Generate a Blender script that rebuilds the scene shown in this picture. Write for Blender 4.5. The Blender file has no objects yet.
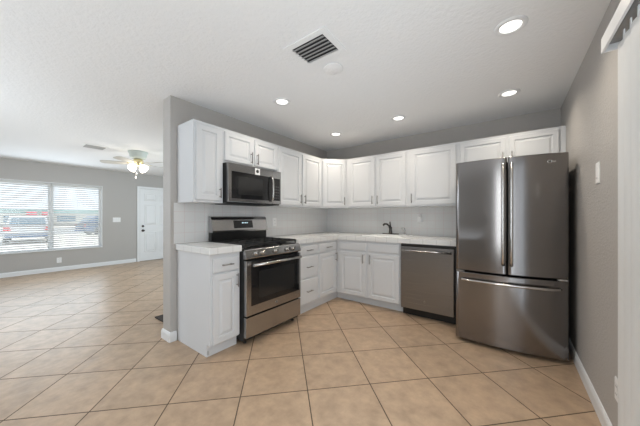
import bpy, bmesh, math, random
from mathutils import Vector, Matrix
random.seed(7)
C = bpy.context.scene.collection
SC = bpy.context.scene
PI = math.pi

# ------------------------------------------------------------------ camera, world, lights, exposure
cam_d = bpy.data.cameras.new('camera')
cam = bpy.data.objects.new('camera', cam_d); C.objects.link(cam)
cam.location = (2.6938, -3.8423, 1.2344)
cam.rotation_euler = (PI/2, 0, 0.6384)
cam_d.sensor_fit = 'HORIZONTAL'; cam_d.sensor_width = 36.0
cam_d.lens = 36.0*255.63/640
cam_d.shift_y = (217.2-213.0)/640
cam_d.clip_start = 0.02; cam_d.clip_end = 300
SC.camera = cam

W = bpy.data.worlds.new('world'); SC.world = W; W.use_nodes = True
bg = W.node_tree.nodes['Background']
bg.inputs['Color'].default_value = (0.80, 0.90, 1.0, 1); bg.inputs['Strength'].default_value = 2.1
sun_d = bpy.data.lights.new('sun', 'SUN'); sun_d.energy = 3.4; sun_d.angle = 0.02; sun_d.color = (1, .96, .9)
sun = bpy.data.objects.new('sun', sun_d); C.objects.link(sun); sun.rotation_euler = (math.radians(-38), math.radians(12), 0)

def area(name, loc, rot, sx, sy, power, col=(1, 1, 1)):
    d = bpy.data.lights.new(name, 'AREA'); d.shape = 'RECTANGLE'; d.size = sx; d.size_y = sy
    d.energy = power; d.color = col
    o = bpy.data.objects.new(name, d); C.objects.link(o); o.location = loc; o.rotation_euler = rot
    return o
# daylight entering by the living-room window; the rest are added unseen fills, the upward ones bounced off the ceiling
area('window_daylight', (-5.40, -2.86, 1.25), (PI/2, 0, -PI/2), 1.85, 1.5, 24, (.74, .88, 1))
area('patio_side_fill', (3.02, -3.35, 1.15), (PI/2, 0, PI/2), 1.3, 1.9, 20, (.82, .92, 1))  # added fill on the room side of the closed vanes, for the living-room wall
area('rear_fill', (-2.6, -5.9, 1.5), (PI/2, 0, .5), 3.4, 1.9, 35, (.74, .88, 1))  # added soft fill before the solid rear wall; no glazing there
area('rear_side_fill', (-1.6, -5.2, 1.4), (PI/2, 0, -.75), 1.2, 1.8, 23, (.85, .93, 1))  # added unseen lamp that brightens the right wall
area('fridge_streak_fill', (2.75, -6.0, 1.4), (PI/2, 0, 0), .20, 2.0, 15, (.9, .96, 1))  # added narrow lamp, shaped to leave a bright streak on the refrigerator
area('living_side_fill', (-1.3, 0.1, 1.4), (PI/2, 0, PI/2+.35), 1.5, 1.7, 58, (.74, .90, 1))  # added out of sight behind the partition to lift the window wall and floor
area('bounce_fill', (0.6, -4.9, 1.2), (PI, 0, 0), 4.5, 1.8, 24, (.78, .90, 1))  # added upward fill that evens out the ceiling
area('kitchen_bounce_fill', (1.7, -1.9, 1.0), (PI, 0, 0), 1.3, 1.3, 4, (.82, .92, 1))  # added upward fill in mid-kitchen; no such lamp stands there
area('living_bounce_fill', (-3.2, -2.9, .9), (PI, 0, 0), 2.6, 3.0, 8, (.82, .92, 1))  # unseen upward fill added for the living-room ceiling and walls
SC.view_settings.view_transform = 'Standard'
SC.view_settings.look = 'None'
SC.view_settings.gamma = 1.0
SC.view_settings.use_curve_mapping = False
SC.view_settings.exposure = 0.06

# ------------------------------------------------------------------ materials
def mat(name, col, rough=.5, metal=0.0, bump=None, noise=None, emit=None, spec=None, trans=None, aniso=None):
    m = bpy.data.materials.new(name); m.use_nodes = True
    nt = m.node_tree; b = nt.nodes['Principled BSDF']
    b.inputs['Base Color'].default_value = (*col, 1); b.inputs['Roughness'].default_value = rough
    b.inputs['Metallic'].default_value = metal
    if spec is not None: b.inputs['Specular IOR Level'].default_value = spec
    tc = nt.nodes.new('ShaderNodeTexCoord')
    if noise:   # (scale, amount): gentle mottling of the colour itself
        n = nt.nodes.new('ShaderNodeTexNoise'); n.inputs['Scale'].default_value = noise[0]; n.inputs['Detail'].default_value = 4
        nt.links.new(tc.outputs['Object'], n.inputs['Vector'])
        r = nt.nodes.new('ShaderNodeValToRGB')
        r.color_ramp.elements[0].position = .3; r.color_ramp.elements[1].position = .7
        r.color_ramp.elements[0].color = (*[c*(1-noise[1]) for c in col], 1)
        r.color_ramp.elements[1].color = (*[min(1, c*(1+noise[1])) for c in col], 1)
        nt.links.new(n.outputs['Fac'], r.inputs['Fac']); nt.links.new(r.outputs['Color'], b.inputs['Base Color'])
    if bump:    # (scale, strength, distance)
        n2 = nt.nodes.new('ShaderNodeTexNoise'); n2.inputs['Scale'].default_value = bump[0]; n2.inputs['Detail'].default_value = 3
        nt.links.new(tc.outputs['Object'], n2.inputs['Vector'])
        bp = nt.nodes.new('ShaderNodeBump'); bp.inputs['Strength'].default_value = bump[1]; bp.inputs['Distance'].default_value = bump[2]
        nt.links.new(n2.outputs['Fac'], bp.inputs['Height']); nt.links.new(bp.outputs['Normal'], b.inputs['Normal'])
    if emit:
        b.inputs['Emission Color'].default_value = (*emit[0], 1); b.inputs['Emission Strength'].default_value = emit[1]
    return m

def brushed(name, col, rough, axis):
    """metal with fine grain running along one axis"""
    m = bpy.data.materials.new(name); m.use_nodes = True
    nt = m.node_tree; b = nt.nodes['Principled BSDF']
    b.inputs['Base Color'].default_value = (*col, 1); b.inputs['Metallic'].default_value = 1.0
    tc = nt.nodes.new('ShaderNodeTexCoord'); mp = nt.nodes.new('ShaderNodeMapping')
    s = [420, 420, 420]; s[axis] = 1.0; mp.inputs['Scale'].default_value = s
    n = nt.nodes.new('ShaderNodeTexNoise'); n.inputs['Scale'].default_value = 1.0; n.inputs['Detail'].default_value = 2
    nt.links.new(tc.outputs['Object'], mp.inputs['Vector']); nt.links.new(mp.outputs['Vector'], n.inputs['Vector'])
    mr = nt.nodes.new('ShaderNodeMapRange'); mr.inputs['To Min'].default_value = rough-.02; mr.inputs['To Max'].default_value = rough+.02
    nt.links.new(n.outputs['Fac'], mr.inputs['Value']); nt.links.new(mr.outputs['Result'], b.inputs['Roughness'])
    bp = nt.nodes.new('ShaderNodeBump'); bp.inputs['Strength'].default_value = .012; bp.inputs['Distance'].default_value = .001
    nt.links.new(n.outputs['Fac'], bp.inputs['Height']); nt.links.new(bp.outputs['Normal'], b.inputs['Normal'])
    return m

def M_(nt, op, a, b=None, c=None):
    n = nt.nodes.new('ShaderNodeMath'); n.operation = op
    for i, v in enumerate((a, b, c)):
        if v is None: continue
        if isinstance(v, (int, float)): n.inputs[i].default_value = v
        else: nt.links.new(v, n.inputs[i])
    return n.outputs[0]

def tile_mat(name, col, grout, pitch, gw, offs, rot45=False, rough=.3, var=.05, mottle=None, mottle_amt=.1, bumpd=.0015, slate=0, spec=.5):
    """square tiles from world position; grout lines are masked by the face normal so any side of a block tiles right"""
    m = bpy.data.materials.new(name); m.use_nodes = True
    nt = m.node_tree; b = nt.nodes['Principled BSDF']; b.inputs['Roughness'].default_value = rough
    b.inputs['Specular IOR Level'].default_value = spec
    g = nt.nodes.new('ShaderNodeNewGeometry')
    sp = nt.nodes.new('ShaderNodeSeparateXYZ'); nt.links.new(g.outputs['Position'], sp.inputs[0])
    sn = nt.nodes.new('ShaderNodeSeparateXYZ'); nt.links.new(g.outputs['True Normal'], sn.inputs[0])
    x, y, z = sp.outputs
    if rot45:
        s = 1/math.sqrt(2)
        u = M_(nt, 'MULTIPLY', M_(nt, 'ADD', x, y), s); v = M_(nt, 'MULTIPLY', M_(nt, 'SUBTRACT', y, x), s)
        axes = [(u, None), (v, None)]
    else:
        axes = [(x, sn.outputs[0]), (y, sn.outputs[1]), (z, sn.outputs[2])]
    tot = None; ids = []
    for i, (a, nrm) in enumerate(axes):
        t = M_(nt, 'DIVIDE', M_(nt, 'SUBTRACT', a, offs[i]), pitch)
        fr = M_(nt, 'ABSOLUTE', M_(nt, 'SUBTRACT', M_(nt, 'FRACT', M_(nt, 'ADD', t, 100.0)), .5))   # .5 at a joint
        e = M_(nt, 'GREATER_THAN', fr, .5-gw/pitch/2)
        if nrm is not None:
            e = M_(nt, 'MULTIPLY', e, M_(nt, 'LESS_THAN', M_(nt, 'ABSOLUTE', nrm), .5))
        ids.append(M_(nt, 'FLOOR', M_(nt, 'ADD', t, 100.0)))
        tot = e if tot is None else M_(nt, 'MAXIMUM', tot, e)
    cb = nt.nodes.new('ShaderNodeCombineXYZ')
    for i, d in enumerate(ids): nt.links.new(d, cb.inputs[i])
    wn = nt.nodes.new('ShaderNodeTexWhiteNoise'); nt.links.new(cb.outputs[0], wn.inputs['Vector'])
    val = M_(nt, 'ADD', M_(nt, 'MULTIPLY', wn.outputs['Value'], 2*var), 1-var)
    base = nt.nodes.new('ShaderNodeRGB'); base.outputs[0].default_value = (*col, 1)
    csrc = base.outputs[0]
    h = M_(nt, 'SUBTRACT', 1.0, tot)
    if mottle:
        off = nt.nodes.new('ShaderNodeVectorMath'); off.operation = 'MULTIPLY_ADD'
        nt.links.new(wn.outputs['Color'], off.inputs[0]); off.inputs[1].default_value = (9, 9, 9); nt.links.new(g.outputs['Position'], off.inputs[2])
        n = nt.nodes.new('ShaderNodeTexNoise'); n.inputs['Scale'].default_value = mottle; n.inputs['Detail'].default_value = 6; n.inputs['Roughness'].default_value = .62
        nt.links.new(off.outputs[0], n.inputs['Vector'])
        f = M_(nt, 'ADD', M_(nt, 'MULTIPLY', M_(nt, 'SUBTRACT', n.outputs['Fac'], .5), 2*mottle_amt*2), 1.0)
        val = M_(nt, 'MULTIPLY', val, f)
        if slate:
            n3 = nt.nodes.new('ShaderNodeTexNoise'); n3.inputs['Scale'].default_value = 1; n3.inputs['Detail'].default_value = 3; n3.inputs['Distortion'].default_value = .6
            mp = nt.nodes.new('ShaderNodeMapping'); mp.inputs['Rotation'].default_value = (0, 0, .5); mp.inputs['Scale'].default_value = (16, 5, 1)
            nt.links.new(off.outputs[0], mp.inputs['Vector']); nt.links.new(mp.outputs[0], n3.inputs['Vector'])
            h = M_(nt, 'ADD', h, M_(nt, 'MULTIPLY', n3.outputs['Fac'], slate))
            h = M_(nt, 'ADD', h, M_(nt, 'MULTIPLY', n.outputs['Fac'], slate*.3))
    mulv = nt.nodes.new('ShaderNodeVectorMath'); mulv.operation = 'SCALE'
    nt.links.new(csrc, mulv.inputs[0]); nt.links.new(val, mulv.inputs['Scale'])
    mx = nt.nodes.new('ShaderNodeMix'); mx.data_type = 'RGBA'
    nt.links.new(tot, mx.inputs['Factor']); nt.links.new(mulv.outputs[0], mx.inputs['A']); mx.inputs['B'].default_value = (*grout, 1)
    nt.links.new(mx.outputs['Result'], b.inputs['Base Color'])
    rr = M_(nt, 'ADD', M_(nt, 'MULTIPLY', tot, .4), rough); nt.links.new(rr, b.inputs['Roughness'])
    bp = nt.nodes.new('ShaderNodeBump'); bp.inputs['Strength'].default_value = .6; bp.inputs['Distance'].default_value = bumpd
    nt.links.new(h, bp.inputs['Height']); nt.links.new(bp.outputs['Normal'], b.inputs['Normal'])
    return m

def glass_mat(name, tint=(1, 1, 1), gloss=.06):
    m = bpy.data.materials.new(name); m.use_nodes = True
    nt = m.node_tree; nt.nodes.remove(nt.nodes['Principled BSDF'])
    t = nt.nodes.new('ShaderNodeBsdfTransparent'); t.inputs[0].default_value = (*tint, 1)
    gl = nt.nodes.new('ShaderNodeBsdfGlossy'); gl.inputs['Roughness'].default_value = .02
    mx = nt.nodes.new('ShaderNodeMixShader'); mx.inputs[0].default_value = gloss
    nt.links.new(t.outputs[0], mx.inputs[1]); nt.links.new(gl.outputs[0], mx.inputs[2])
    nt.links.new(mx.outputs[0], nt.nodes['Material Output'].inputs[0])
    return m

MT = dict(
    ceiling=mat('ceiling_paint', (.88, .88, .88), .9, bump=(42, .5, .009)),
    wall=mat('wall_paint', (.485, .46, .435), .5, bump=(85, .8, .007)),
    white=mat('white_cabinet_paint', (.69, .70, .715), .38, noise=(3, .012)),
    trim=mat('trim_paint', (.82, .82, .82), .4, noise=(4, .01)),
    nickel=mat('brushed_nickel', (.30, .29, .28), .30, 1.0, noise=(60, .05)),
    steel_v=brushed('stainless_vertical_grain', (.37, .345, .33), .27, 2),
    steel_y=brushed('stainless_grain_along_wall', (.43, .425, .425), .22, 1),
    steel_x=brushed('stainless_grain_across', (.275, .270, .268), .28, 0),
    fridge=brushed('dark_stainless', (.25, .236, .230), .18, 2),
    handle=mat('polished_stainless', (.55, .53, .51), .2, 1.0, noise=(80, .03)),
    black=mat('black_enamel', (.012, .012, .012), .3, noise=(8, .2)),
    blackmat=mat('black_cast_iron', (.015, .015, .015), .6, noise=(30, .3)),
    glassblack=mat('black_glass', (.012, .012, .013), .06, noise=(5, .1)),
    glassgrey=mat('oven_window_glass', (.022, .022, .022), .1, noise=(5, .1)),
    keyprint=mat('keypad_print', (.05, .05, .05), .4, noise=(9, .05)),
    display=mat('display_glass', (.01, .01, .012), .1, noise=(5, .1)),
    digits=mat('display_digits', (.5, .8, .9), .5, emit=((.7, .9, 1), 1.2)),
    plastic=mat('white_plastic', (.88, .87, .86), .4, noise=(6, .01)),
    greyplastic=mat('grey_plastic', (.45, .45, .45), .5, noise=(6, .03)),
    sticker=mat('paper_sticker', (.85, .85, .85), .6, noise=(9, .01)),
    darkprint=mat('dark_print', (.03, .03, .03), .5, noise=(9, .05)),
    vane=mat('blind_vane_vinyl', (.78, .78, .77), .5, noise=(3, .01)),
    slat=mat('blind_slat', (.86, .86, .85), .45, noise=(3, .01)),
    porcelain=mat('sink_enamel', (.86, .86, .85), .2, noise=(3, .01)),
    bronze=mat('dark_faucet_metal', (.10, .09, .085), .25, 1.0, noise=(20, .1)),
    chrome=mat('chrome', (.75, .75, .75), .08, 1.0, noise=(20, .02)),
    brass=mat('pale_brass', (.80, .68, .40), .25, 1.0, noise=(20, .03)),
    lens=mat('downlight_lens', (1, 1, 1), .5, emit=((1, .97, .92), 2.2)),
    shade=mat('frosted_lamp_glass', (1, .98, .94), .4, emit=((1, .95, .82), 3.5)),
    blade=mat('fan_blade', (.50, .48, .44), .5, noise=(6, .03)),
    fanbody=mat('fan_housing_paint', (.52, .56, .52), .4, noise=(6, .02)),
    matfab=mat('doormat_fabric', (.055, .045, .04), .95, noise=(60, .4), bump=(200, .5, .004)),
    vent=mat('vent_paint', (.42, .42, .42), .5, noise=(6, .02)),
    ductshade=mat('duct_shade', (.05, .05, .05), .8, noise=(6, .1)),  # dark tone stands in for the shade inside a duct
    street=mat('driveway_concrete', (.62, .58, .52), .9, noise=(.7, .06)),
    glass=glass_mat('window_glass'),
)
def slat_mat():
    m = bpy.data.materials.new('blind_slat'); m.use_nodes = True
    nt = m.node_tree; b = nt.nodes['Principled BSDF']; b.inputs['Base Color'].default_value = (.86, .86, .85, 1); b.inputs['Roughness'].default_value = .45
    tr = nt.nodes.new('ShaderNodeBsdfTranslucent'); tr.inputs[0].default_value = (.86, .86, .85, 1)
    mx = nt.nodes.new('ShaderNodeMixShader'); mx.inputs[0].default_value = .6
    nt.links.new(b.outputs[0], mx.inputs[1]); nt.links.new(tr.outputs[0], mx.inputs[2]); nt.links.new(mx.outputs[0], nt.nodes['Material Output'].inputs[0])
    return m
MT['slat'] = slat_mat()
MT['floor'] = tile_mat('floor_tile', (.465, .330, .222), (.10, .07, .045), .4635, .0075, (-.169, -2.341, 0), True,  .36, .05, 10.0, .23, .0055, slate=.8, spec=.5)
MT['counter'] = tile_mat('counter_tile', (.80, .80, .79), (.52, .52, .51), .152, .004, (.03, .01, .967), False, .22, .012, bumpd=.001)
MT['splash'] = tile_mat('backsplash_tile', (.78, .775, .765), (.70, .595, .585), .108, .003, (.02, .03, .967), False, .22, .012, bumpd=.0008)

# ------------------------------------------------------------------ mesh helpers
ROOT = {}            # world origin of each thing, so part vertices can be written in room coordinates
class MB:
    def __init__(s): s.bm = bmesh.new()
    def box(s, x0, x1, y0, y1, z0, z1, bev=0):
        bm = bmesh.new()
        vs = [bm.verts.new((x, y, z)) for z in (z0, z1) for y in (y0, y1) for x in (x0, x1)]
        for f in ((0, 2, 3, 1), (4, 5, 7, 6), (0, 1, 5, 4), (2, 6, 7, 3), (0, 4, 6, 2), (1, 3, 7, 5)):
            bm.faces.new([vs[i] for i in f])
        if bev: bmesh.ops.bevel(bm, geom=bm.edges[:], offset=bev, segments=2, affect='EDGES', profile=.6)
        s.merge(bm); return s
    def merge(s, bm, mtx=None):
        if mtx is not None: bm.transform(mtx)
        mp = {}
        for v in bm.verts: mp[v.index if False else v] = s.bm.verts.new(v.co)
        for f in bm.faces:
            try:
                nf = s.bm.faces.new([mp[v] for v in f.verts]); nf.smooth = f.smooth
            except ValueError: pass
        bm.free(); return s
    def rings(s, rings, cap0=True, cap1=True, close=True, smooth=False):
        """loft through lists of points (same count)"""
        R = [[s.bm.verts.new(p) for p in r] for r in rings]
        n = len(R[0])
        for a, b in zip(R, R[1:]):
            for i in range(n if close else n-1):
                j = (i+1) % n
                f = s.bm.faces.new((a[i], a[j], b[j], b[i])); f.smooth = smooth
        if cap0: s.bm.faces.new(R[0][::-1])
        if cap1: s.bm.faces.new(R[-1])
        return s
    def tube(s, pts, r, seg=10, smooth=True):
        pts = [Vector(p) for p in pts]; n = len(pts)
        rr = r if isinstance(r, (list, tuple)) else [r]*n
        rings = []; prev = None
        for i, p in enumerate(pts):
            d = (pts[min(i+1, n-1)]-pts[max(i-1, 0)]).normalized()
            if prev is None:
                a = Vector((0, 0, 1)) if abs(d.z) < .9 else Vector((1, 0, 0))
                u = d.cross(a).normalized()
            else:
                u = (prev-d*prev.dot(d)).normalized()
            prev = u; w = d.cross(u)
            rings.append([p+(u*math.cos(t)+w*math.sin(t))*rr[i] for t in [2*PI*k/seg for k in range(seg)]])
        s.rings(rings, smooth=smooth); return s
    def lathe(s, prof, centre, axis=(0, 0, 1), seg=24, smooth=True, caps=True):
        """prof: (radius, height along axis)"""
        ax = Vector(axis).normalized(); a = Vector((1, 0, 0)) if abs(ax.x) < .9 else Vector((0, 1, 0))
        u = ax.cross(a).normalized(); w = ax.cross(u); c = Vector(centre)
        s.rings([[c+ax*h+(u*math.cos(t)+w*math.sin(t))*max(r, 1e-4) for t in [2*PI*k/seg for k in range(seg)]] for r, h in prof], cap0=caps, cap1=caps, smooth=smooth)
        return s
    def prism(s, poly, z0, z1):
        s.rings([[Vector((x, y, z0)) for x, y in poly], [Vector((x, y, z1)) for x, y in poly]]); return s
    def build(s, name, m, parent=None, loc=None):
        bm = s.bm
        bmesh.ops.recalc_face_normals(bm, faces=bm.faces[:])
        if parent is not None:
            org = ROOT[parent.name]
        else:
            org = Vector(loc) if loc is not None else Vector((0, 0, 0))
        for v in bm.verts: v.co -= org
        me = bpy.data.meshes.new(name); bm.to_mesh(me); bm.free()
        me.materials.append(m if not isinstance(m, str) else MT[m])
        o = bpy.data.objects.new(name, me); C.objects.link(o)
        if parent is not None: o.parent = parent
        else: o.location = org
        ROOT[o.name] = org
        return o

def thing(name, loc, label, cat, group=None):
    o = bpy.data.objects.new(name, None); C.objects.link(o); o.empty_display_size = .1
    o.location = loc; ROOT[o.name] = Vector(loc)
    tag(o, label, cat, group); return o
def tag(o, label, cat, group=None):
    o['label'] = label; o['category'] = cat
    if group: o['group'] = group
    return o
def struct(o): o['kind'] = 'structure'; return o
def copy_tree(o, parent=None):
    c = o.copy(); C.objects.link(c)
    if parent is not None: c.parent = parent
    for ch in [k for k in o.children]: copy_tree(ch, c)
    return c
def smooth_mod(o, ang=35):
    for p in o.data.polygons: p.use_smooth = True
    return o

class Fr:
    """a cabinet front: u to the viewer's right, w out of the front, z up"""
    def __init__(s, o, u, w): s.o = Vector(o); s.u = Vector(u); s.w = Vector(w)
    def p(s, u, w, z): return s.o+s.u*u+s.w*w+Vector((0, 0, z))
    def box(s, mb, u0, u1, w0, w1, z0, z1, bev=0):
        bm = bmesh.new()
        vs = [bm.verts.new(s.p(u, w, z)) for z in (z0, z1) for w in (w0, w1) for u in (u0, u1)]
        for f in ((0, 2, 3, 1), (4, 5, 7, 6), (0, 1, 5, 4), (2, 6, 7, 3), (0, 4, 6, 2), (1, 3, 7, 5)):
            bm.faces.new([vs[i] for i in f])
        if bev: bmesh.ops.bevel(bm, geom=bm.edges[:], offset=bev, segments=2, affect='EDGES', profile=.6)
        mb.merge(bm); return mb
    def panel(s, mb, u0, u1, z0, z1, w0, th, prof):
        """slab whose face steps inward through prof: (inset, height above the slab's front)"""
        def rect(i, w): return [s.p(u0+i, w, z0+i), s.p(u1-i, w, z0+i), s.p(u1-i, w, z1-i), s.p(u0+i, w, z1-i)]
        mb.rings([rect(0, w0)]+[rect(i, w0+th+d) for i, d in prof]); return mb

DOOR = [(0, -.005), (.005, 0), (.052, 0), (.056, -.012), (.066, -.012), (.090, -.001), (.092, -.001)]
SMALL = [(0, -.005), (.005, 0), (.045, 0), (.049, -.012), (.058, -.012), (.078, -.001), (.080, -.001)]
SLAB = [(0, -.005), (.006, -.001), (.010, 0), (.012, 0)]
RANGE_F = Fr((0, 0, 0), (0, 1, 0), (1, 0, 0))       # fronts on the range wall: u = y, w = x
BACK_F = Fr((0, 0, 0), (1, 0, 0), (0, -1, 0))       # fronts on the back wall: u = x, w = -y
S2 = math.sqrt(.5)

def pull(fr, u, z, w, length, vert, parent):
    mb = MB(); r = .0055
    if vert:
        mb.tube([fr.p(u, w+.03, z-length/2), fr.p(u, w+.03, z+length/2)], r, 8)
        for s in (-1, 1): mb.tube([fr.p(u, w-.0005, z+s*length*.36), fr.p(u, w+.03, z+s*length*.36)], .0045, 8)
    else:
        mb.tube([fr.p(u-length/2, w+.03, z), fr.p(u+length/2, w+.03, z)], r, 8)
        for s in (-1, 1): mb.tube([fr.p(u+s*length*.36, w-.0005, z), fr.p(u+s*length*.36, w+.03, z)], .0045, 8)
    mb.build('handle', 'nickel', parent)
def door(fr, u0, u1, z0, z1, w, root, hu=None, hz=None, prof=DOOR, hl=.125):
    d = fr.panel(MB(), u0, u1, z0, z1, w, .019, prof).build('door', 'white', root)
    if hu is not None: pull(fr, hu, hz, w+.019, hl, True, d)
    return d
def drawer(fr, u0, u1, z0, z1, w, root, handle=True, name='drawer'):
    d = fr.panel(MB(), u0, u1, z0, z1, w, .019, SLAB).build(name, 'white', root)
    if handle: pull(fr, (u0+u1)/2, (z0+z1)/2, w+.019, .115, False, d)
    return d

# ------------------------------------------------------------------ the setting
H = 2.44; XR = 3.146; XL = -5.6; YB = -6.3; PT = .16
def solid(name, boxes, m, kind='structure'):
    mb = MB()
    for b in boxes: mb.box(*b)
    o = mb.build(name, m); o['kind'] = kind; return o
solid('floor', [(XL, XR, YB, 1.0, -.06, 0)], 'floor')
solid('ceiling', [(XL-.14, XR+.14, YB-.14, 1.14, H, H+.1)], 'ceiling')
WY0, WY1, WZ0, WZ1 = -3.80, -1.925, .475, 2.02
solid('wall_left', [(XL-.14, XL, YB, WY0, 0, H), (XL-.14, XL, WY1, 1.0, 0, H), (XL-.14, XL, WY0, WY1, 0, WZ0), (XL-.14, XL, WY0, WY1, WZ1, H)], 'wall')
solid('wall_back', [(0, XR, 0, .12, 0, H)], 'wall')
PY0, PY1 = -3.95, -2.17
solid('wall_right', [(XR, XR+.14, PY1, .12, 0, H), (XR, XR+.14, YB, PY0, 0, H), (XR, XR+.14, PY0, PY1, 2.05, H)], 'wall')
solid('wall_partition', [(-PT, 0, -2.695, 1.0, 0, H)], 'wall')
solid('wall_far', [(XL, -PT, 1.0, 1.14, 0, H)], 'wall')
solid('wall_rear', [(XL, XR, YB-.14, YB, 0, H)], 'wall')
solid('wall_backsplash', [(0.0005, .009, -2.665, -.0095, .9675, 1.3785), (.0005, 2.30, -.009, -.0005, .9675, 1.3785)], 'splash')

def baseboard(name, runs):
    """runs: (x, y, dx, dy, nx, ny, length): profile swept along a straight wall foot"""
    mb = MB()
    prof = [(0.0005, 0.0005), (.015, 0.0005), (.015, .07), (.011, .085), (.006, .094), (0.0005, .096)]
    for (x, y, dx, dy, nx, ny, L, m0, m1) in runs:
        r0 = [Vector((x+nx*a-dx*a*m0, y+ny*a-dy*a*m0, z)) for a, z in prof]
        r1 = [Vector((x+nx*a+dx*(L+a*m1), y+ny*a+dy*(L+a*m1), z)) for a, z in prof]
        mb.rings([r0, r1])
    return struct(mb.build(name, 'trim'))
baseboard('baseboard_left', [(XL, YB, 0, 1, 1, 0, -1.20-YB, 0, 0)])
baseboard('baseboard_right', [(XR, PY1+.06, 0, 1, -1, 0, -.01-(PY1+.06), 0, 0)])
baseboard('baseboard_partition', [(-PT, -2.695, 1, 0, 0, -1, PT, 1, 1), (0, -2.695, 0, 1, 1, 0, .055, 1, 0), (-PT, -2.695, 0, 1, -1, 0, 3.69, 1, 0)])

# living-room window: frame, meeting rails, sill, panes
MUL = -2.82
win = struct(MB().box(XL-.135, XL-.1, WY0+.001, WY1-.001, WZ0+.001, WZ0+.05).box(XL-.135, XL-.1, WY0+.001, WY1-.001, WZ1-.05, WZ1-.001)
   .box(XL-.135, XL-.1, WY0+.001, WY0+.05, WZ0+.05, WZ1-.05).box(XL-.135, XL-.1, WY1-.05, WY1-.001, WZ0+.05, WZ1-.05)
   .box(XL-.135, XL-.1, MUL-.045, MUL+.045, WZ0+.05, WZ1-.05).build('window_1', 'trim'))
MB().box(XL-.132, XL-.103, WY0+.05, MUL-.045, 1.055, 1.095).box(XL-.132, XL-.103, MUL+.045, WY1-.05, 1.055, 1.095).build('window_rail', 'greyplastic', win)
for a, b in ((WY0+.05, MUL-.045), (MUL+.045, WY1-.05)):
    MB().box(XL-.121, XL-.117, a, b, WZ0+.05, WZ1-.05).build('pane', 'glass', win)
MB().box(XL-.098, XL+.03, WY0+.001, WY1-.001, WZ0+.0005, WZ0+.022, .004).build('window_sill', 'trim', win)
tr = struct(MB().box(XL-.099, XL+.006, WY1-.014, WY1-.0005, WZ0+.023, WZ1-.0005).box(XL-.099, XL+.006, WY0+.0005, WY0+.014, WZ0+.023, WZ1-.0005)
   .box(XL-.099, XL+.006, WY0+.014, WY1-.014, WZ1-.014, WZ1-.0005).build('trim_1', 'trim'))

# front door on the same wall
DY0, DY1, DZ = -1.115, -.20, 2.03
dr = thing('door_1', (XL, (DY0+DY1)/2, 0), 'white six-panel front door with a deadbolt and a knob', 'door'); struct(dr)
f = Fr((XL, 0, 0), (0, 1, 0), (1, 0, 0))
mb = MB(); f.box(mb, DY0, DY1, .001, .03, .012, DZ)
for (a, b) in ((DY0+.11, (DY0+DY1)/2-.045), ((DY0+DY1)/2+.045, DY1-.11)):
    for z0, z1 in ((.25, .82), (1.02, 1.58), (1.70, 1.90)):
        f.panel(mb, a, b, z0, z1, .0301, .001, [(0, 0), (.012, .007), (.03, .001), (.05, .008), (.06, .008)])
leaf = mb.build('door_panel', 'trim', dr)
mb = MB(); f.box(mb, DY0-.065, DY0-.004, .0005, .035, .001, DZ+.065, .004); f.box(mb, DY1+.004, DY1+.065, .0005, .035, .001, DZ+.065, .004); f.box(mb, DY0-.004, DY1+.004, .0005, .035, DZ+.004, DZ+.065, .004)
mb.build('door_casing', 'trim', dr)
MB().lathe([(.033, 0), (.033, .006), (.014, .01), (.012, .03), (.027, .042), (.03, .055), (.022, .068), (.004, .071)], (XL+.0302, DY0+.07, .86), (1, 0, 0)).build('door_knob', 'bronze', dr)
MB().lathe([(.031, 0), (.031, .014), (.024, .02), (.004, .021)], (XL+.0302, DY0+.07, .985), (1, 0, 0)).build('deadbolt', 'bronze', dr)

# patio door behind the vertical blind
pd = struct(MB().box(XR+.02, XR+.1, PY0+.001, PY0+.05, .001, 2.049).box(XR+.02, XR+.1, PY1-.05, PY1-.001, .001, 2.049).box(XR+.02, XR+.1, PY0+.05, PY1-.05, 2.0, 2.049)
  .box(XR+.02, XR+.1, PY0+.05, PY1-.05, .001, .06).box(XR+.04, XR+.09, -3.09, -3.03, .06, 2.0).build('door_2', 'trim'))
for a, b in ((PY0+.05, -3.09), (-3.03, PY1-.05)):
    MB().box(XR+.06, XR+.066, a, b, .06, 2.0).build('pane', 'glass', pd)

# ------------------------------------------------------------------ base cabinets
TK = .555; FX = .603; CZ = .9065
def base_range(y0, y1, label, near=False):
    t = thing('base_cabinet', (.3, (y0+y1)/2, 0), label, 'cabinet'); ty = -.52 if y1 > -.7 else y1-.001
    MB().box(.010, FX, y0, y1, .11, CZ).build('carcass', 'white', t)
    MB().box(.012, TK, y0+.001, ty, .0005, .1095).build('toe_kick', 'white', t)
    return t
t = base_range(-2.632, -2.326, 'narrow white base cabinet at the open end of the kitchen, before the range', True)
drawer(RANGE_F, -2.610, -2.346, .742, .868, FX, t)
door(RANGE_F, -2.610, -2.346, .112, .728, FX, t, -2.372, .645)
MB().box(TK+.0005, TK+.012, -2.628, -2.616, .02, .055).build('toe_clip', 'greyplastic', t)

t = base_range(-1.512, -1.082, 'white base cabinet with three stacked drawers, right beside the range')
for z0, z1 in ((.757, .868), (.461, .735), (.135, .44)):
    drawer(RANGE_F, -1.475, -1.104, z0, z1, FX, t)
t = base_range(-1.080, -.601, 'white base cabinet in the inside corner with one drawer over one door')
drawer(RANGE_F, -1.060, -.645, .757, .868, FX, t)
door(RANGE_F, -1.060, -.645, .135, .735, FX, t, -.668, .655)

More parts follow.
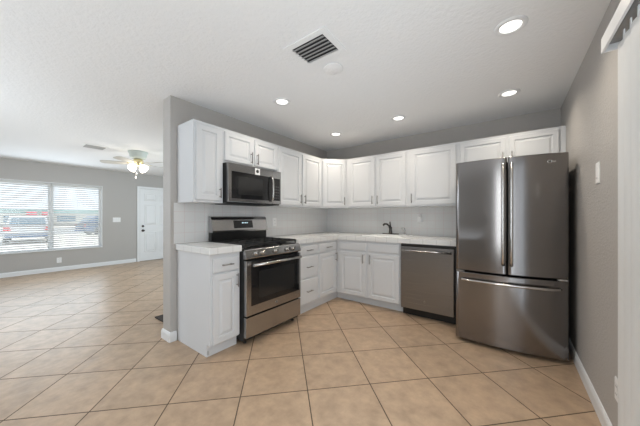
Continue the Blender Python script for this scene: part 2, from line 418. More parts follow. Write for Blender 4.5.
# sink cabinet: an open box of panels so that the basin hangs in it
t = thing('base_cabinet', (1.1, -.3, 0), 'white sink base cabinet with two doors, left of the dishwasher', 'cabinet')
MB().box(.6045, .645, -.60, -.012, .11, CZ).box(1.556, 1.574, -.60, -.012, .11, CZ).box(.645, 1.556, -.60, -.012, .11, .128).box(.645, 1.556, -.024, -.012, .128, CZ)\
  .box(.645, 1.556, -.60, -.582, .128, CZ).build('carcass', 'white', t)
MB().box(.5565, 1.574, -.516, -.30, .0005, .1095).build('toe_kick', 'white', t)
drawer(BACK_F, .668, 1.090, .762, .872, .6005, t, False, 'false_front')
drawer(BACK_F, 1.124, 1.558, .762, .872, .6005, t, False, 'false_front')
door(BACK_F, .668, 1.090, .118, .735, .6005, t, 1.055, .655)
door(BACK_F, 1.124, 1.558, .118, .735, .6005, t, 1.160, .655)

# ------------------------------------------------------------------ countertops, sink, faucet
CT = .967; CB = .907; CD = .636
tag(MB().box(.0095, CD, -2.652, -2.322, CB, CT, .006).build('countertop', 'counter', loc=(.3, -2.49, CB)), 'short white tiled countertop on the end cabinet before the range', 'countertop')
SX0, SX1, SY0, SY1 = 1.02, 1.56, -.555, -.11
mb = MB()
mb.box(.0095, CD, -1.520, -CD, CB, CT)
for b in ((.0095, SX0, -CD, -.0095), (SX1, 2.222, -CD, -.0095), (SX0, SX1, -CD, SY0), (SX0, SX1, SY1, -.0095)): mb.box(*b, CB, CT)
tag(mb.build('countertop', 'counter', loc=(.6, -.6, CB)), 'long L-shaped white tiled countertop running under the window-less back wall to the refrigerator', 'countertop')
t = thing('sink', (1.29, -.33, CT), 'white drop-in kitchen sink in the back countertop', 'sink')
def rect(x0, x1, y0, y1, z): return [Vector(p) for p in ((x0, y0, z), (x1, y0, z), (x1, y1, z), (x0, y1, z))]
MB().rings([rect(SX0+.012, SX1-.012, SY0+.012, SY1-.012, CT+.0006), rect(SX0-.012, SX1+.012, SY0-.012, SY1+.03, CT+.0012), rect(SX0-.008, SX1+.008, SY0-.008, SY1+.026, CT+.012),
   rect(SX0+.03, SX1-.03, SY0+.03, SY1-.055, CT+.012), rect(SX0+.036, SX1-.036, SY0+.036, SY1-.061, CT+.004), rect(SX0+.055, SX1-.055, SY0+.055, SY1-.08, CT-.165)], cap0=False).build('basin', 'porcelain', t)
MB().lathe([(.045, 0), (.045, .003), (.03, .004), (.028, .001)], (1.29, -.35, CT-.164)).build('drain', 'chrome', t)
FZ = CT+.0125
t = thing('faucet', (1.25, -.112, FZ), 'dark metal single-lever faucet behind the sink', 'faucet')
MB().box(1.13, 1.375, -.135, -.092, FZ, FZ+.012, .005).build('deck_plate', 'bronze', t)
MB().lathe([(.027, .0125), (.025, .03), (.021, .075), (.023, .095), (.018, .112), (.004, .116)], (1.25, -.112, FZ)).build('faucet_body', 'bronze', t)
MB().tube([(1.245, -.115, FZ+.085), (1.232, -.13, FZ+.128), (1.215, -.17, FZ+.155), (1.195, -.215, FZ+.155), (1.188, -.235, FZ+.135)], [.014, .013, .013, .014, .014], 12).build('spout', 'bronze', t)
MB().tube([(1.25, -.112, FZ+.112), (1.245, -.108, FZ+.14), (1.236, -.10, FZ+.185)], [.010, .008, .010], 10).build('lever', 'bronze', t)
t = thing('side_sprayer', (1.465, -.112, FZ), 'small chrome hooked side sprayer on the sink deck, right of the faucet', 'sprayer')
MB().lathe([(.022, 0), (.02, .012), (.013, .02), (.004, .021)], (1.465, -.112, FZ)).build('sprayer_base', 'chrome', t)
MB().tube([(1.465, -.112, FZ+.018), (1.467, -.112, FZ+.06), (1.458, -.118, FZ+.088), (1.438, -.13, FZ+.095), (1.425, -.14, FZ+.085)], [.009, .010, .012, .013, .011], 10).build('sprayer_head', 'chrome', t)

# ------------------------------------------------------------------ range
RY0, RY1 = -2.315, -1.527; RYM = (RY0+RY1)/2
t = thing('range', (.34, RYM, 0), 'freestanding stainless gas range with black cooktop and five knobs', 'range')
mb = MB(); mb.box(.03, .645, RY0, RY1, .04, .905)
body = mb.build('range_body', 'black', t)
for y in (RY0+.05, RY1-.05):
    for x in (.08, .60):
        MB().lathe([(.018, 0), (.018, .012), (.010, .014), (.010, .0395)], (x, y, .0005), seg=12).build('foot', 'black', t)
MB().box(.03, .66, RY0, RY1, .9055, .925, .004).build('cooktop', 'black', t)
for (x, y, r) in ((.20, RYM-.27, .04), (.50, RYM-.27, .05), (.35, RYM, .055), (.20, RYM+.27, .04), (.50, RYM+.27, .05)):
    b = MB().lathe([(r+.02, .0), (r+.018, .006), (r, .008), (r, .018), (r-.012, .021), (.003, .021)], (x, y, .9255)).build('burner', 'blackmat', t)
for k in range(3):
    y0 = RY0+.025+k*.248; y1 = y0+.242; mb = MB()
    z0, z1 = .952, .974
    for y in (y0, (y0+y1)/2-.006, y1-.012): mb.box(.075, .635, y, y+.012, z0, z1, .002)
    for x in (.075, .21, .345, .48, .623): mb.box(x, x+.012, y0+.0121, (y0+y1)/2-.0061, z0, z1, .002); mb.box(x, x+.012, (y0+y1)/2+.0061, y1-.0121, z0, z1, .002)
    for x in (.077, .625):
        for y in (y0+.001, y1-.011): mb.box(x, x+.009, y, y+.009, .9252, z0)
    mb.build('grate', 'blackmat', t)
# slanted control panel with its knobs
mb = MB(); prof = [(.645, .83), (.688, .832), (.694, .842), (.672, .912), (.661, .920), (.6615, .9054), (.645, .9054)]
mb.rings([[Vector((x, RY0+.001, z)) for x, z in prof], [Vector((x, RY1-.001, z)) for x, z in prof]])
mb.build('control_panel', 'steel_y', t)
ang = math.atan2(.022, .07); nx, nz = math.cos(ang), math.sin(ang)
for dy in (-.274, -.188, -.009, .167, .257):
    k = MB().lathe([(.026, 0), (.026, .004), (.021, .007), (.020, .030), (.017, .034), (.003, .0345)], (.684, RYM+dy, .875), (nx, 0, nz), 18)
    kb = k.build('knob', 'handle', t)
    c = Vector((.684, RYM+dy, .875))+Vector((nx, 0, nz))*.0346
    m2 = MB().box(c.x-.001, c.x+.006, c.y-.0035, c.y+.0035, c.z-.016, c.z+.016, .001).build('knob_grip', 'blackmat', kb)
# oven door
mb = MB(); DX0, DX1 = .647, .69
mb.box(DX0, DX1, RY0+.002, RY1-.002, .285, .815, .006)
od = mb.build('oven_door', 'steel_y', t)
MB().box(DX1+.0003, DX1+.004, RY0+.062, RY1-.035, .375, .8145, .001).build('oven_glass', 'glassblack', od)
MB().box(DX1+.0042, DX1+.005, RY0+.15, RY1-.12, .43, .70).build('oven_window', 'glassgrey', od)
hz = .772
MB().tube([(DX1+.045, RY0+.055, hz), (DX1+.05, RYM, hz), (DX1+.045, RY1-.045, hz)], .0145, 12).tube([(DX1+.004, RY0+.085, hz), (DX1+.045, RY0+.085, hz)], .010, 10).tube([(DX1+.004, RY1-.07, hz), (DX1+.045, RY1-.07, hz)], .010, 10).build('oven_handle', 'handle', od)
def emblem(fr, u, z, w, r, parent, ring='chrome', inner='darkprint'):
    o = MB(); c = fr.p(u, w, z); o.lathe([(r, 0), (r, .0012), (r*.8, .0016), (r*.78, .0010)], c, fr.w, 20)
    e = o.build('emblem', ring, parent)
    i = MB(); i.lathe([(r*.76, .0011), (r*.76, .0013), (.001, .0013)], c, fr.w, 20); i.build('emblem_face', inner, e)
    # two intertwined script strokes
    s = MB()
    pts = [fr.p(u+r*(-.15+.38*math.cos(a)), w+.0018, z+r*.42*math.sin(a)) for a in [PI*.25+k*PI*1.6/10 for k in range(11)]]
    s.tube(pts, r*.07, 6)
    pts = [fr.p(u+r*(.28+.20*math.cos(a)), w+.0018, z+r*(.19*math.sign(1) if False else .2)*(1 if True else 0)+r*.2*math.sin(a)) for a in [PI*.1+k*PI*1.4/8 for k in range(9)]]
    s.tube(pts, r*.06, 6)
    pts = [fr.p(u+r*(.28+.24*math.cos(a)), w+.0018, z-r*.2+r*.2*math.sin(a)) for a in [PI*.5+k*PI*1.4/8 for k in range(9)]]
    s.tube(pts, r*.06, 6)
    s.build('emblem_script', ring, e)
    return e
emblem(RANGE_F, RYM, .33, DX1+.0005, .016, od)
MB().box(.647, .688, RY0+.002, RY1-.002, .075, .272, .005).build('storage_drawer', 'steel_y', t)
# backguard
prof = [(.03, .9255), (.085, .9255), (.085, 1.065), (.03, 1.065)]
MB().rings([[Vector((x, RY0+.003, z)) for x, z in prof], [Vector((x, RY1-.003, z)) for x, z in prof]]).build('backguard', 'black', t)
prof = [(.03, 1.0655), (.11, 1.0655), (.112, 1.085), (.085, 1.205), (.07, 1.235), (.055, 1.243), (.03, 1.243)]
bgp = MB().rings([[Vector((x, RY0+.003, z)) for x, z in prof], [Vector((x, RY1-.003, z)) for x, z in prof]]).build('backguard_panel', 'steel_y', t)
def slant(z): return .112-(z-1.085)*(.027/.12)
z0, z1 = 1.105, 1.195
dsp = MB().rings([[Vector((slant(z)+.0004, y, z)) for y, z in ((-2.04, z0), (-1.765, z0), (-1.765, z1), (-2.04, z1))], [Vector((slant(z)+.004, y, z)) for y, z in ((-2.035, z0+.004), (-1.77, z0+.004), (-1.77, z1-.004), (-2.035, z1-.004))]]).build('clock_display', 'display', bgp)
mb = MB()
for y in (-1.925, -1.903, -1.877, -1.855): mb.box(slant(1.165)+.0042, slant(1.165)+.0048, y, y+.012, 1.154, 1.172)
mb.build('clock_digits', 'digits', bgp)

# ------------------------------------------------------------------ over-the-range microwave
MY0, MY1 = -2.316, -1.568; MZ0, MZ1 = 1.381, 1.797
t = thing('microwave', (.2, (MY0+MY1)/2, MZ0), 'stainless over-the-range microwave hung beneath the short wall cabinet', 'microwave')
MB().box(.011, .368, MY0, MY1, MZ0, MZ1, .004).build('microwave_body', 'black', t)
MB().box(.3685, .402, MY0+.001, -1.716, MZ0+.012, MZ1-.001, .005).build('microwave_door', 'steel_y', t)
md = [o for o in t.children if o.name.startswith('microwave_door')][0]
MB().box(.4023, .4045, MY0+.040, -1.720, 1.430, 1.712, .0008).build('door_glass', 'glassblack', md)
MB().box(.4047, .4052, MY0+.12, -1.86, 1.475, 1.665).build('door_window', 'glassgrey', md)
hy = -1.742
MB().tube([(.405, hy, 1.425), (.438, hy, 1.445), (.447, hy, 1.50), (.449, hy, 1.57), (.447, hy, 1.64), (.438, hy, 1.695), (.405, hy, 1.715)], [.012, .011, .011, .011, .011, .011, .012], 12).build('microwave_handle', 'handle', md)
MB().box(.3685, .400, -1.713, MY1-.001, MZ0+.012, MZ1-.001, .004).build('side_panel', 'steel_y', t)
kp = MB().box(.4003, .402, -1.700, -1.588, 1.435, 1.705, .0006).build('keypad', 'glassblack', t)
mb = MB()
for r_ in range(5):
    for c_ in range(3): mb.box(.4022, .4026, -1.688+c_*.032, -1.688+c_*.032+.022, 1.46+r_*.034, 1.474+r_*.034)
mb.build('keypad_buttons', 'keyprint', kp)
MB().box(.4026, .403, -1.685, -1.603, 1.655, 1.69).build('keypad_display', 'display', kp)
st = MB().box(.4022, .4028, -1.975, -1.905, 1.712, 1.785).build('sticker', 'sticker', md); st['label'] = 'white square sticker with a dark round mark'
MB().lathe([(.02, 0), (.02, .0006), (.001, .0007)], (.4029, -1.94, 1.752), (1, 0, 0), 20).build('sticker_mark', 'darkprint', st)
mb = MB().box(.06, .33, MY0+.06, MY1-.06, MZ0-.006, MZ0-.0005).build('vent_grille', 'blackmat', t)

# ------------------------------------------------------------------ wall cabinets
UZ0, UZ1, UD = 1.379, 2.1535, .322
def upper(x0, x1, y0, y1, z0, label):
    t = thing('wall_cabinet', ((x0+x1)/2, (y0+y1)/2, z0), label, 'cabinet')
    MB().box(x0, x1, y0, y1, z0, UZ1).build('carcass', 'white', t); return t
DZ0, DZ1 = UZ0+.02, UZ1-.03
t = upper(.0105, UD, -2.632, -2.326, UZ0, 'tall narrow white wall cabinet at the open end, left of the microwave')
door(RANGE_F, -2.612, -2.350, DZ0, DZ1, UD, t, -2.374, 1.478, hl=.10)
t = upper(.0105, UD, -2.325, -1.562, 1.80, 'short white two-door wall cabinet above the microwave')
door(RANGE_F, -2.310, -1.957, 1.822, DZ1, UD, t, -1.985, 1.90, SMALL)
door(RANGE_F, -1.925, -1.578, 1.822, DZ1, UD, t, -1.899, 1.90, SMALL)
t = upper(.0105, UD, -1.561, -.6165, UZ0, 'white two-door wall cabinet between the microwave and the corner cabinet')
door(RANGE_F, -1.542, -1.108, DZ0, DZ1, UD, t, -1.135, 1.487)
door(RANGE_F, -1.074, -.640, DZ0, DZ1, UD, t, -1.048, 1.487)
t = thing('wall_cabinet', (.25, -.25, UZ0), 'white diagonal wall cabinet set across the kitchen corner', 'cabinet')
MB().prism([(.0105, -.0105), (.0105, -.6155), (UD, -.6155), (.6155, -UD), (.6155, -.0105)], UZ0, UZ1).build('carcass', 'white', t)
dl = math.hypot(.6155-UD, .6155-UD)
DIAG = Fr((UD, -.6155, 0), (S2, S2, 0), (S2, -S2, 0))
door(DIAG, .022, dl-.022, DZ0, DZ1, .0003, t, dl-.05, 1.487)
t = upper(.6165, 1.583, -UD, -.0105, UZ0, 'white two-door wall cabinet above the sink side of the back counter')
door(BACK_F, .664, 1.092, DZ0, DZ1, UD, t, 1.066, 1.487)
door(BACK_F, 1.122, 1.555, DZ0, DZ1, UD, t, 1.148, 1.487)
t = upper(1.584, 2.192, -UD, -.0105, UZ0, 'white wide single-door wall cabinet just left of the refrigerator')
door(BACK_F, 1.622, 2.165, DZ0, DZ1, UD, t, 1.636, 1.487)
t = upper(2.193, 3.108, -UD, -.0105, 1.795, 'short white two-door wall cabinet above the refrigerator')
door(BACK_F, 2.214, 2.662, 1.815, DZ1, UD, t, 2.632, 1.89, SMALL)
door(BACK_F, 2.688, 3.094, 1.815, DZ1, UD, t, 2.714, 1.89, SMALL)
fl = MB().box(3.1085, 3.1455, -UD+.0, -.0105, 1.795, UZ1).build('filler_strip', 'white', t)

# ------------------------------------------------------------------ dishwasher
t = thing('dishwasher', (1.89, -.3, 0), 'stainless dishwasher with a bar handle, left of the refrigerator', 'dishwasher')
WX0, WX1 = 1.588, 2.196
MB().box(WX0-.006, WX1+.006, -.600, -.03, .09, .902).build('tub', 'black', t)
MB().box(WX0, WX1, -.55, -.30, .0005, .0895).build('toe_panel', 'black', t)
dd = MB().box(WX0+.004, WX1-.003, -.648, -.6005, .108, .868, .006).build('dishwasher_door', 'steel_x', t)
MB().box(WX0+.004, WX1-.003, -.64, -.6005, .8685, .898, .003).build('control_strip', 'black', t)
hz = .828
MB().tube([(WX0+.02, -.69, hz), ((WX0+WX1)/2, -.694, hz), (WX1-.02, -.69, hz)], .012, 12).tube([(WX0+.045, -.6485, hz), (WX0+.045, -.69, hz)], .014, 10).tube([(WX1-.045, -.6485, hz), (WX1-.045, -.69, hz)], .014, 10).build('dishwasher_handle', 'handle', dd)
emblem(BACK_F, 1.878, .222, .6483, .011, dd)

# ------------------------------------------------------------------ refrigerator
RX0, RX1 = 2.256, 3.090; RXM = 2.676
t = thing('refrigerator', (RXM, -.45, 0), 'dark stainless french-door refrigerator with a bottom freezer drawer', 'refrigerator')
MB().box(RX0+.004, RX1-.004, -.80, -.06, .03, 1.762).build('cabinet_shell', 'blackmat', t)
MB().box(RX0+.02, RX1-.02, -.79, -.74, .002, .0295).build('toe_grille', 'black', t)
for x in (RX0+.06, RX1-.06):
    MB().lathe([(.02, 0), (.02, .027)], (x, -.2, .002), seg=12).build('foot', 'black', t)
def front_y(x):
    s = (x-RX0)/(RX1-RX0)*2-1
    return -.926+.024*s-.056*(1-abs(s)**2.1)
def curved(x0, x1, z0, z1, n=14, round0=.012, round1=.012):
    """door slab with a bowed front; small rounded vertical edges"""
    xs = [x0+(x1-x0)*i/n for i in range(n+1)]
    fr_ = []
    for i, x in enumerate(xs):
        fr_.append((x, front_y(x)))
    fr_[0] = (x0, fr_[0][1]+round0); fr_.insert(1, (x0+round0*.35, front_y(x0)+round0*.25)); fr_.insert(2, (x0+round0, front_y(x0+round0)))
    fr_[-1] = (x1, fr_[-1][1]+round1); fr_.insert(-1, (x1-round1, front_y(x1-round1))); fr_.insert(-1, (x1-round1*.35, front_y(x1)+round1*.25))
    back = [(x1, -.8005), (x0, -.8005)]
    poly = fr_+back
    mb = MB()
    e = .006
    def ring(z, ins): 
        return [Vector((x, (y+ins if k < len(fr_) else y), z)) for k, (x, y) in enumerate(poly)]
    mb.rings([ring(z0, e), ring(z0+e, 0), ring(z1-e, 0), ring(z1, e)])
    for f_ in mb.bm.faces:
        if len(f_.verts) == 4: f_.smooth = True
    return mb
SEAMX = RXM
for (x0, x1, hx) in ((RX0, SEAMX-.0035, SEAMX-.030), (SEAMX+.0035, RX1, SEAMX+.031)):
    d = curved(x0, x1, .712, 1.778).build('fridge_door', 'fridge', t)
    mod = d.modifiers.new('es', 'EDGE_SPLIT'); mod.split_angle = math.radians(40)
    yb = front_y(hx)
    pts = [(hx, yb+.002, 1.715), (hx, yb-.03, 1.708), (hx, yb-.046, 1.68), (hx, yb-.054, 1.55), (hx, yb-.058, 1.27), (hx, yb-.054, .98), (hx, yb-.046, .835), (hx, yb-.03, .807), (hx, yb+.002, .80)]
    MB().tube(pts, [.013, .013, .013, .0125, .0125, .0125, .013, .013, .013], 12).build('fridge_handle', 'handle', d)
d = curved(RX0, RX1, .036, .695, 26).build('freezer_drawer', 'fridge', t)
mod = d.modifiers.new('es', 'EDGE_SPLIT'); mod.split_angle = math.radians(40)
xs = [RX0+.055+(RX1-RX0-.11)*i/12 for i in range(13)]
pts = [(x, front_y(x)-(.002 if i in (0, 12) else .048), .628) for i, x in enumerate(xs)]
pts.insert(1, (xs[0]+.012, front_y(xs[0])-.035, .628)); pts.insert(-1, (xs[-1]-.012, front_y(xs[-1])-.035, .628))
MB().tube(pts, .0125, 12).build('freezer_handle', 'handle', d)
for x in (RX0+.035, RX1-.035):
    MB().box(x-.03, x+.03, front_y(x)+.004, -.79, .6965, .7105).build('hinge_cover', 'nickel', t)
rd = [o for o in t.children if o.name.startswith('fridge_door')][1]
ex = 2.966; sl = (front_y(ex+.01)-front_y(ex-.01))/.02; nl = Vector((sl, -1, 0)).normalized()
EF = Fr((ex, front_y(ex), 0), (-nl.y, nl.x, 0), nl)
emblem(EF, 0, 1.708, .0008, .015, rd)
mb = MB()
for k, hgt in enumerate((.016, .010, .014)): EF.box(mb, .0185+k*.008, .0235+k*.008, .0008, .002, 1.700, 1.700+hgt)
mb.build('wordmark', 'chrome', rd)

# ------------------------------------------------------------------ switches and outlets
def plate(name, fr, u, z, wd, ht, label, cat, kind, group=None):
    t = thing(name, fr.p(u, 0, z), label, cat, group)
    mb = MB(); fr.panel(mb, u-wd/2, u+wd/2, z-ht/2, z+ht/2, .0005, .006, [(0, -.003), (.004, 0), (.006, 0)]); mb.build('cover_plate', 'plastic', t)
    if kind == 'outlet':
        for dz in (-.02, .02):
            mb = MB(); fr.box(mb, u-.017, u+.017, .0068, .0085, z+dz-.014, z+dz+.014, .0006); s = mb.build('socket', 'plastic', t)
            mb = MB()
            for du in (-.007, .007): fr.box(mb, u+du-.0012, u+du+.0012, .0086, .0089, z+dz-.004, z+dz+.006)
            mb.build('slots', 'darkprint', s)
    else:
        n = kind
        for k in range(n):
            uu = u+(k-(n-1)/2)*.046
            mb = MB(); fr.panel(mb, uu-.016, uu+.016, z-.033, z+.033, .0066, .003, [(0, -.001), (.002, 0), (.004, .001)]); mb.build('rocker', 'plastic', t)
    return t
RWF = Fr((XR, 0, 0), (0, -1, 0), (-1, 0, 0))
LWF = Fr((XL, 0, 0), (0, 1, 0), (1, 0, 0))
SPL_R = Fr((.009, 0, 0), (0, 1, 0), (1, 0, 0)); SPL_B = Fr((0, -.009, 0), (1, 0, 0), (0, -1, 0))
plate('light_switch', RWF, 1.487, 1.515, .075, .135, 'white switch plate on the wall beside the refrigerator', 'switch', 1)
plate('outlet', RWF, 1.86, .335, .075, .118, 'low white outlet by the edge of the vertical blind', 'outlet', 'outlet')
plate('light_switch', LWF, -1.632, 1.165, .165, .12, 'wide white switch plate between the front door and the living room window', 'switch', 3)
plate('outlet', LWF, -2.70, .25, .08, .12, 'low white outlet under the living room window', 'outlet', 'outlet')
plate('outlet', SPL_R, -1.31, 1.165, .075, .118, 'white outlet on the backsplash just right of the range', 'outlet', 'outlet')
plate('outlet', SPL_B, 1.655, 1.215, .078, .12, 'white outlet on the backsplash above the dishwasher, holding a plug', 'outlet', 'outlet')
t = thing('plug_in_night_light', (1.66, -.02, 1.215), 'small white plug-in light in the outlet above the dishwasher', 'night light')
MB().box(1.632, 1.688, -.052, -.0185, 1.175, 1.235, .01).build('plug_body', 'plastic', t)
MB().lathe([(.020, 0), (.024, .02), (.019, .04), (.003, .046)], (1.66, -.036, 1.2355)).build('light_cap', 'plastic', t)

# ------------------------------------------------------------------ ceiling fittings
def can(x, y, label):
    t = thing('recessed_light', (x, y, H), label, 'ceiling light', 'recessed kitchen lights')
    MB().lathe([(.088, -.0005), (.088, -.004), (.080, -.010), (.062, -.009), (.058, -.004)], (x, y, H), seg=36, caps=False).build('trim_ring', 'trim', t)
    MB().lathe([(.0575, -.001), (.0575, -.0035), (.002, -.0035)], (x, y, H), seg=32).build('lens', 'lens', t)
    d = bpy.data.lights.new('recessed_lamp', 'AREA'); d.shape = 'DISK'; d.size = .11; d.energy = 4.0; d.color = (1, .90, .76); d.spread = math.radians(140)
    o = bpy.data.objects.new('recessed_lamp', d); C.objects.link(o); o.location = (0, 0, -.014); o.parent = t
    return t
first = can(.789, -1.939, 'round recessed light over the range, nearest the ceiling vent')
LP = [(.673, -.730, 'round recessed light in the kitchen corner, the smallest looking one'), (1.609, -.779, 'round recessed light in front of the sink cabinets'),
      (2.689, -.757, 'round recessed light in front of the refrigerator'), (2.698, -1.832, 'round recessed light nearest the camera, by the right wall')]
for x, y, lb in LP:
    c = copy_tree(first); c.location = (x, y, H); c['label'] = lb

def register(name, x0, x1, y0, y1, label, n, along_x=True, b=.045):
    t = thing(name, ((x0+x1)/2, (y0+y1)/2, H), label, 'vent')
    z1 = H-.0005
    MB().box(x0, x1, y0, y0+b, H-.008, z1, .002).box(x0, x1, y1-b, y1, H-.008, z1, .002).box(x0, x0+b, y0+b, y1-b, H-.008, z1, .002).box(x1-b, x1, y0+b, y1-b, H-.008, z1, .002).build('vent_frame', 'ceiling', t)
    MB().box(x0+b, x1-b, y0+b, y1-b, H-.0025, z1).build('duct_shade_plate', 'ductshade', t)  # dark plate under the solid ceiling; the duct's shade is in its colour
    mb = MB(); a0, a1 = (y0+b, y1-b) if along_x else (x0+b, x1-b)
    for k in range(n):
        c = a0+(a1-a0)*(k+.5)/n; w = (a1-a0)/n*.42
        if along_x: mb.rings([[Vector((x, c-w, H-.016)), Vector((x, c-w+.002, H-.018)), Vector((x, c+w, H-.005)), Vector((x, c+w-.002, H-.003))] for x in (x0+b+.001, x1-b-.001)])
        else: mb.rings([[Vector((c-w, y, H-.016)), Vector((c-w+.002, y, H-.018)), Vector((c+w, y, H-.005)), Vector((c+w-.002, y, H-.003))] for y in (y0+b+.001, y1-b-.001)])
    mb.build('louvers', 'vent', t)
    return t
register('ceiling_vent', 1.395, 1.755, -2.535, -2.245, 'square louvered air vent in the kitchen ceiling', 6)
register('ceiling_vent', -3.125, -2.86, -2.79, -2.47, 'white air vent in the living room ceiling near the fan', 5, False, .03)
tag(MB().lathe([(.08, -.0005), (.08, -.006), (.074, -.010), (.002, -.011)], (1.545, -2.115, H), seg=32).build('ceiling_cover_plate', 'ceiling', loc=(1.545, -2.115, H)), 'round blank cover plate on the kitchen ceiling beside the square vent', 'cover plate')

# ceiling fan
FXc, FYc = -2.825, -2.05
t = thing('ceiling_fan', (FXc, FYc, H), 'white flush-mounted ceiling fan with lit frosted shades in the living room', 'ceiling fan')
MB().lathe([(.155, -.0005), (.155, -.02), (.135, -.04), (.13, -.09), (.115, -.12), (.06, -.13), (.002, -.13)], (FXc, FYc, H), seg=32).build('motor_housing', 'fanbody', t)
MB().lathe([(.06, 0), (.075, -.02), (.085, -.05), (.085, -.075), (.04, -.10), (.055, -.11), (.05, -.125), (.002, -.13)], (FXc, FYc, H-.1305), seg=28).build('light_fitter', 'brass', t)
for k in range(5):
    a = math.radians(22+72*k); ca, sa = math.cos(a), math.sin(a)
    def P(r, s, z): return Vector((FXc+ca*r-sa*s, FYc+sa*r+ca*s, z))
    zc = H-.222; mb = MB()
    sec = []
    for r, hw in ((.17, .045), (.22, .058), (.40, .068), (.52, .066), (.555, .05), (.565, .02)):
        sec.append([P(r, -hw, zc-hw*.2), P(r, hw, zc+hw*.2), P(r, hw, zc+hw*.2+.006), P(r, -hw, zc-hw*.2+.006)])
    b = mb.rings(sec).build('blade', 'blade', t)
    mb = MB(); mb.rings([[P(r, -h_, zc+.008-h_*.2), P(r, h_, zc+.008+h_*.2), P(r, h_, zc+.013+h_*.2), P(r, -h_, zc+.013-h_*.2)] for r, h_ in ((.087, .018), (.14, .014), (.18, .028), (.23, .02))])
    mb.build('blade_iron', 'brass', b)
for k in range(4):
    a = math.radians(30+90*k); d = Vector((math.cos(a)*.78, math.sin(a)*.78, -.62)).normalized()
    c = Vector((FXc, FYc, H-.205))+d*.055
    MB().tube([c-d*.02, c+d*.02], .016, 10).build('shade_arm', 'brass', t)
    MB().lathe([(.022, .02), (.03, .03), (.05, .06), (.062, .10), (.066, .125), (.05, .127), (.002, .09)], c, d, 20).build('lamp_shade', 'shade', t)
for dx, L in ((-.03, .20), (.03, .13)):
    mb = MB(); mb.tube([(FXc+dx, FYc-.03, H-.25), (FXc+dx, FYc-.03, H-.25-L)], .0025, 6)
    ch = mb.build('pull_chain', 'nickel', t)
    MB().lathe([(.003, 0), (.009, -.012), (.010, -.03), (.003, -.045)], (FXc+dx, FYc-.03, H-.25-L-.0005), seg=10).build('chain_knob', 'plastic', ch)
pl = bpy.data.lights.new('fan_lamp', 'POINT'); pl.energy = 5; pl.color = (1, .9, .75); pl.shadow_soft_size = .12
po = bpy.data.objects.new('fan_lamp', pl); C.objects.link(po); po.location = (0, 0, -.46); po.parent = t

# ------------------------------------------------------------------ blinds
def hblind(y0, y1, label):
    t = thing('horizontal_blind', (XL-.05, (y0+y1)/2, WZ0+.03), label, 'blind', 'living room blinds')
    MB().box(XL-.075, XL-.02, y0, y1, WZ1-.07, WZ1-.016, .003).build('head_rail', 'slat', t)
    mb = MB(); zt = WZ1-.095; pitch = .047; n = int((zt-(WZ0+.065))/pitch); tl = math.radians(36)
    for k in range(n+1):
        z = zt-k*pitch
        mb.rings([[Vector((XL-.048+c*.025*math.cos(tl)-0, y, z+c*.025*math.sin(tl)+e)) for c, e in ((-1, 0), (0, .002), (1, 0), (1, .0025), (0, .0045), (-1, .0025))] for y in (y0+.004, y1-.004)])
    mb.build('slats', 'slat', t)
    MB().box(XL-.073, XL-.023, y0+.002, y1-.002, WZ0+.028, WZ0+.046, .003).build('bottom_rail', 'slat', t)
    mb = MB()
    for f_ in (.15, .5, .85):
        y = y0+(y1-y0)*f_
        mb.box(XL-.0765, XL-.0755, y-.0012, y+.0012, WZ0+.046, WZ1-.07); mb.box(XL-.0205, XL-.0195, y-.0012, y+.0012, WZ0+.046, WZ1-.07)
    mb.build('ladder_cord', 'slat', t)
    return t
hblind(WY0+.018, MUL-.006, 'white open slat blind over the living room window half farther from the front door')
hblind(MUL+.006, WY1-.018, 'white open slat blind over the living room window half nearest the front door')

t = thing('vertical_blind', (XR-.05, -3.0, 2.0), 'pale grey vertical blind with a white valance over the patio door', 'blind')
VX = 3.044
MB().box(VX, VX+.010, -4.02, -2.062, 2.014, 2.084, .002).box(VX+.0105, XR-.001, -2.074, -2.062, 2.014, 2.084, .001).build('valance', 'trim', t)
MB().box(3.066, 3.108, -4.0, -2.08, 2.040, 2.075, .003).build('head_rail', 'nickel', t)
nv = 24
for k in range(nv):
    y = -2.187-k*.077; a = math.radians(13); ca, sa = math.cos(a), math.sin(a)
    pts = []
    for j in range(9):
        s = -.0445+.089*j/8; bow = .006*(1-(s/.0445)**2)
        pts.append((3.089-s*sa-bow*ca, y+s*ca-bow*sa))
    outer = pts+[(x+.0012*ca, yy+.0012*sa) for x, yy in pts[::-1]]
    mb = MB(); mb.rings([[Vector((x, yy, z)) for x, yy in outer] for z in (.025, 1.998)])
    v = mb.build('vane', 'vane', t)
    MB().box(3.085, 3.089, y-.006, y+.006, 1.9985, 2.0395).build('vane_hanger', 'plastic', v)

# doormat by the partition wall
t = tag(MB().box(-.80, -.185, -2.535, -1.75, .0008, .016, .004).build('doormat', 'matfab', loc=(-.5, -2.1, 0)), 'dark doormat on the tile against the living room side of the partition wall', 'doormat')

# ------------------------------------------------------------------ outdoors, seen through the blinds
GZ = -.20
solid('ground', [(-90, XL-.2, -60, 40, GZ-.1, GZ)], 'street')
MT['stucco'] = mat('pale_stucco', (.70, .68, .62), .9, noise=(.5, .04))
MT['teal'] = mat('teal_fascia', (.20, .42, .40), .7, noise=(.5, .06))
MT['redsign'] = mat('red_awning', (.62, .06, .10), .6, noise=(.5, .06))
MT['carwhite'] = mat('white_car_paint', (.66, .68, .70), .25, noise=(2, .01))
MT['carblue'] = mat('blue_car_paint', (.05, .12, .26), .25, noise=(2, .03))
MT['carglass'] = mat('car_window_glass', (.06, .16, .24), .08, noise=(2, .05))
MT['tyre'] = mat('tyre_rubber', (.03, .03, .03), .8, noise=(20, .1))
MT['taillight'] = mat('tail_light_red', (.7, .04, .06), .3, noise=(20, .05))
MT['asphalt'] = mat('asphalt', (.33, .33, .33), .9, noise=(.8, .06))
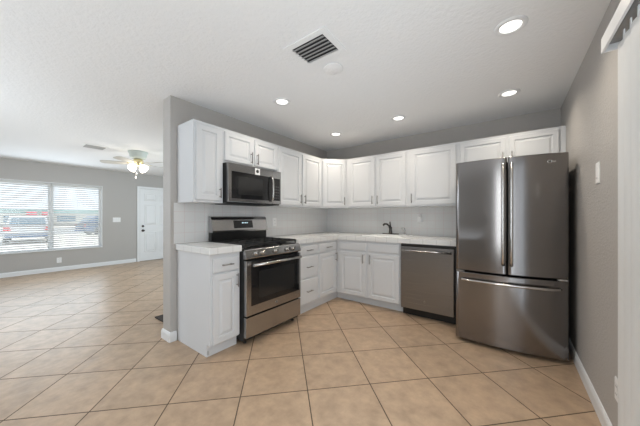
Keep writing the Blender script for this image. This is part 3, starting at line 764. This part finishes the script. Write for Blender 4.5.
solid('road', [(-44, -27, -60, 40, GZ, GZ+.01)], 'asphalt')
t = thing('shop_building', (-62, 0, GZ), 'long low pale building with a teal fascia across the street', 'building')
MB().box(-70, -62, -30, 18, GZ, 2.0).build('wall', 'stucco', t)
MB().box(-70.5, -61.5, -30.5, 18.5, 2.0, 2.65).build('fascia', 'teal', t)
for y0, y1 in ((1.15, 2.3), (2.9, 4.1)):
    MB().rings([[Vector((x, y, z)) for x, z in ((-61.45, 1.5), (-60.7, 1.45), (-60.7, 1.9), (-61.45, 2.3))] for y in (y0, y1)]).build('awning', 'redsign', t)
for y in (-12, -5, 0, 6, 11):
    MB().box(-61.98, -61.9, y-1.2, y+1.2, .3, 1.5).build('shop_window', 'carglass', t)

def car(loc, ang, paint, label, k=1.0):
    """nose towards local +x; local origin under the middle"""
    t = thing('car', loc, label, 'car')
    L, Wd = 4.5*k, 1.8*k
    R = Matrix.Rotation(ang, 3, 'Z'); o = Vector(loc)
    def Pn(x, y, z): return o+R @ Vector((x, y, z))
    side = [(-2.2, .35), (-2.25, .6), (-2.2, .95), (-2.05, 1.0), (1.05, 1.0), (2.05, .86), (2.22, .6), (2.2, .32), (1.8, .28), (-1.8, .28)]
    mb = MB()
    mb.rings([[Pn(x*k, s*Wd/2*f, z*k) for x, z in side] for s, f in ((-1, .96), (-.9, 1.0), (.9, 1.0), (1, .96))], smooth=False); mb.build('car_body', paint, t)
    cab = [(-2.0, 1.005), (-1.75, 1.42), (-1.5, 1.5), (.1, 1.48), (.95, 1.005)]
    mb = MB(); mb.rings([[Pn(x*k, s*.80*k*(1 if z < 1.2 else .86), z*k) for x, z in cab] for s in (-1, 1)]); mb.build('cabin', paint, t)
    mb = MB()
    mb.rings([[Pn(x*k, y*k, z*k) for x, y, z in q] for q in ([(-1.99, -.66, 1.06), (-1.99, .66, 1.06), (-1.80, .60, 1.38), (-1.80, -.60, 1.38)], [(-2.02, -.66, 1.06), (-2.02, .66, 1.06), (-1.83, .60, 1.38), (-1.83, -.60, 1.38)])]); mb.build('rear_window', 'carglass', t)
    for s in (-1, 1):
        mb = MB(); mb.rings([[Pn(x*k, s*w*k, z*k) for x, z, w in ((-1.6, 1.06, .795+e), (.72, 1.06, .795+e), (.15, 1.40, .72+e), (-1.5, 1.40, .72+e))] for e in (.0, .03)]); mb.build('side_window', 'carglass', t)
        mb = MB(); mb.rings([[Pn(x*k, y*k*s, z*k) for y, z in ((.60, .72), (.86, .72), (.86, .95), (.66, .95))] for x in (-2.22, -2.27)]); mb.build('tail_light', 'taillight', t)
    for x in (-1.4, 1.4):
        for s in (-1, 1):
            MB().lathe([(.32*k, -.1*k), (.33*k, 0), (.32*k, .1*k)], Pn(x*k, s*.80*k, .332*k), R @ Vector((0, 1, 0)), 20).build('wheel', 'tyre', t)
    MB().rings([[Pn(x*k, y*k, z*k) for y, z in ((-.8, .34), (.8, .34), (.8, .52), (-.8, .52))] for x in (-2.26, -2.32)]).build('bumper', 'carblue', t)
    return t
fwv = Vector((-math.sin(.6384), math.cos(.6384), 0)); rtv = Vector((math.cos(.6384), math.sin(.6384), 0))
car((-20.4, -1.95, GZ), math.radians(175), 'carwhite', 'white car parked tail-first outside the window, on the driveway')
car((-24.9, 3.3, GZ), math.radians(100), 'carblue', 'dark blue car farther off, in line with the window edge by the front door')
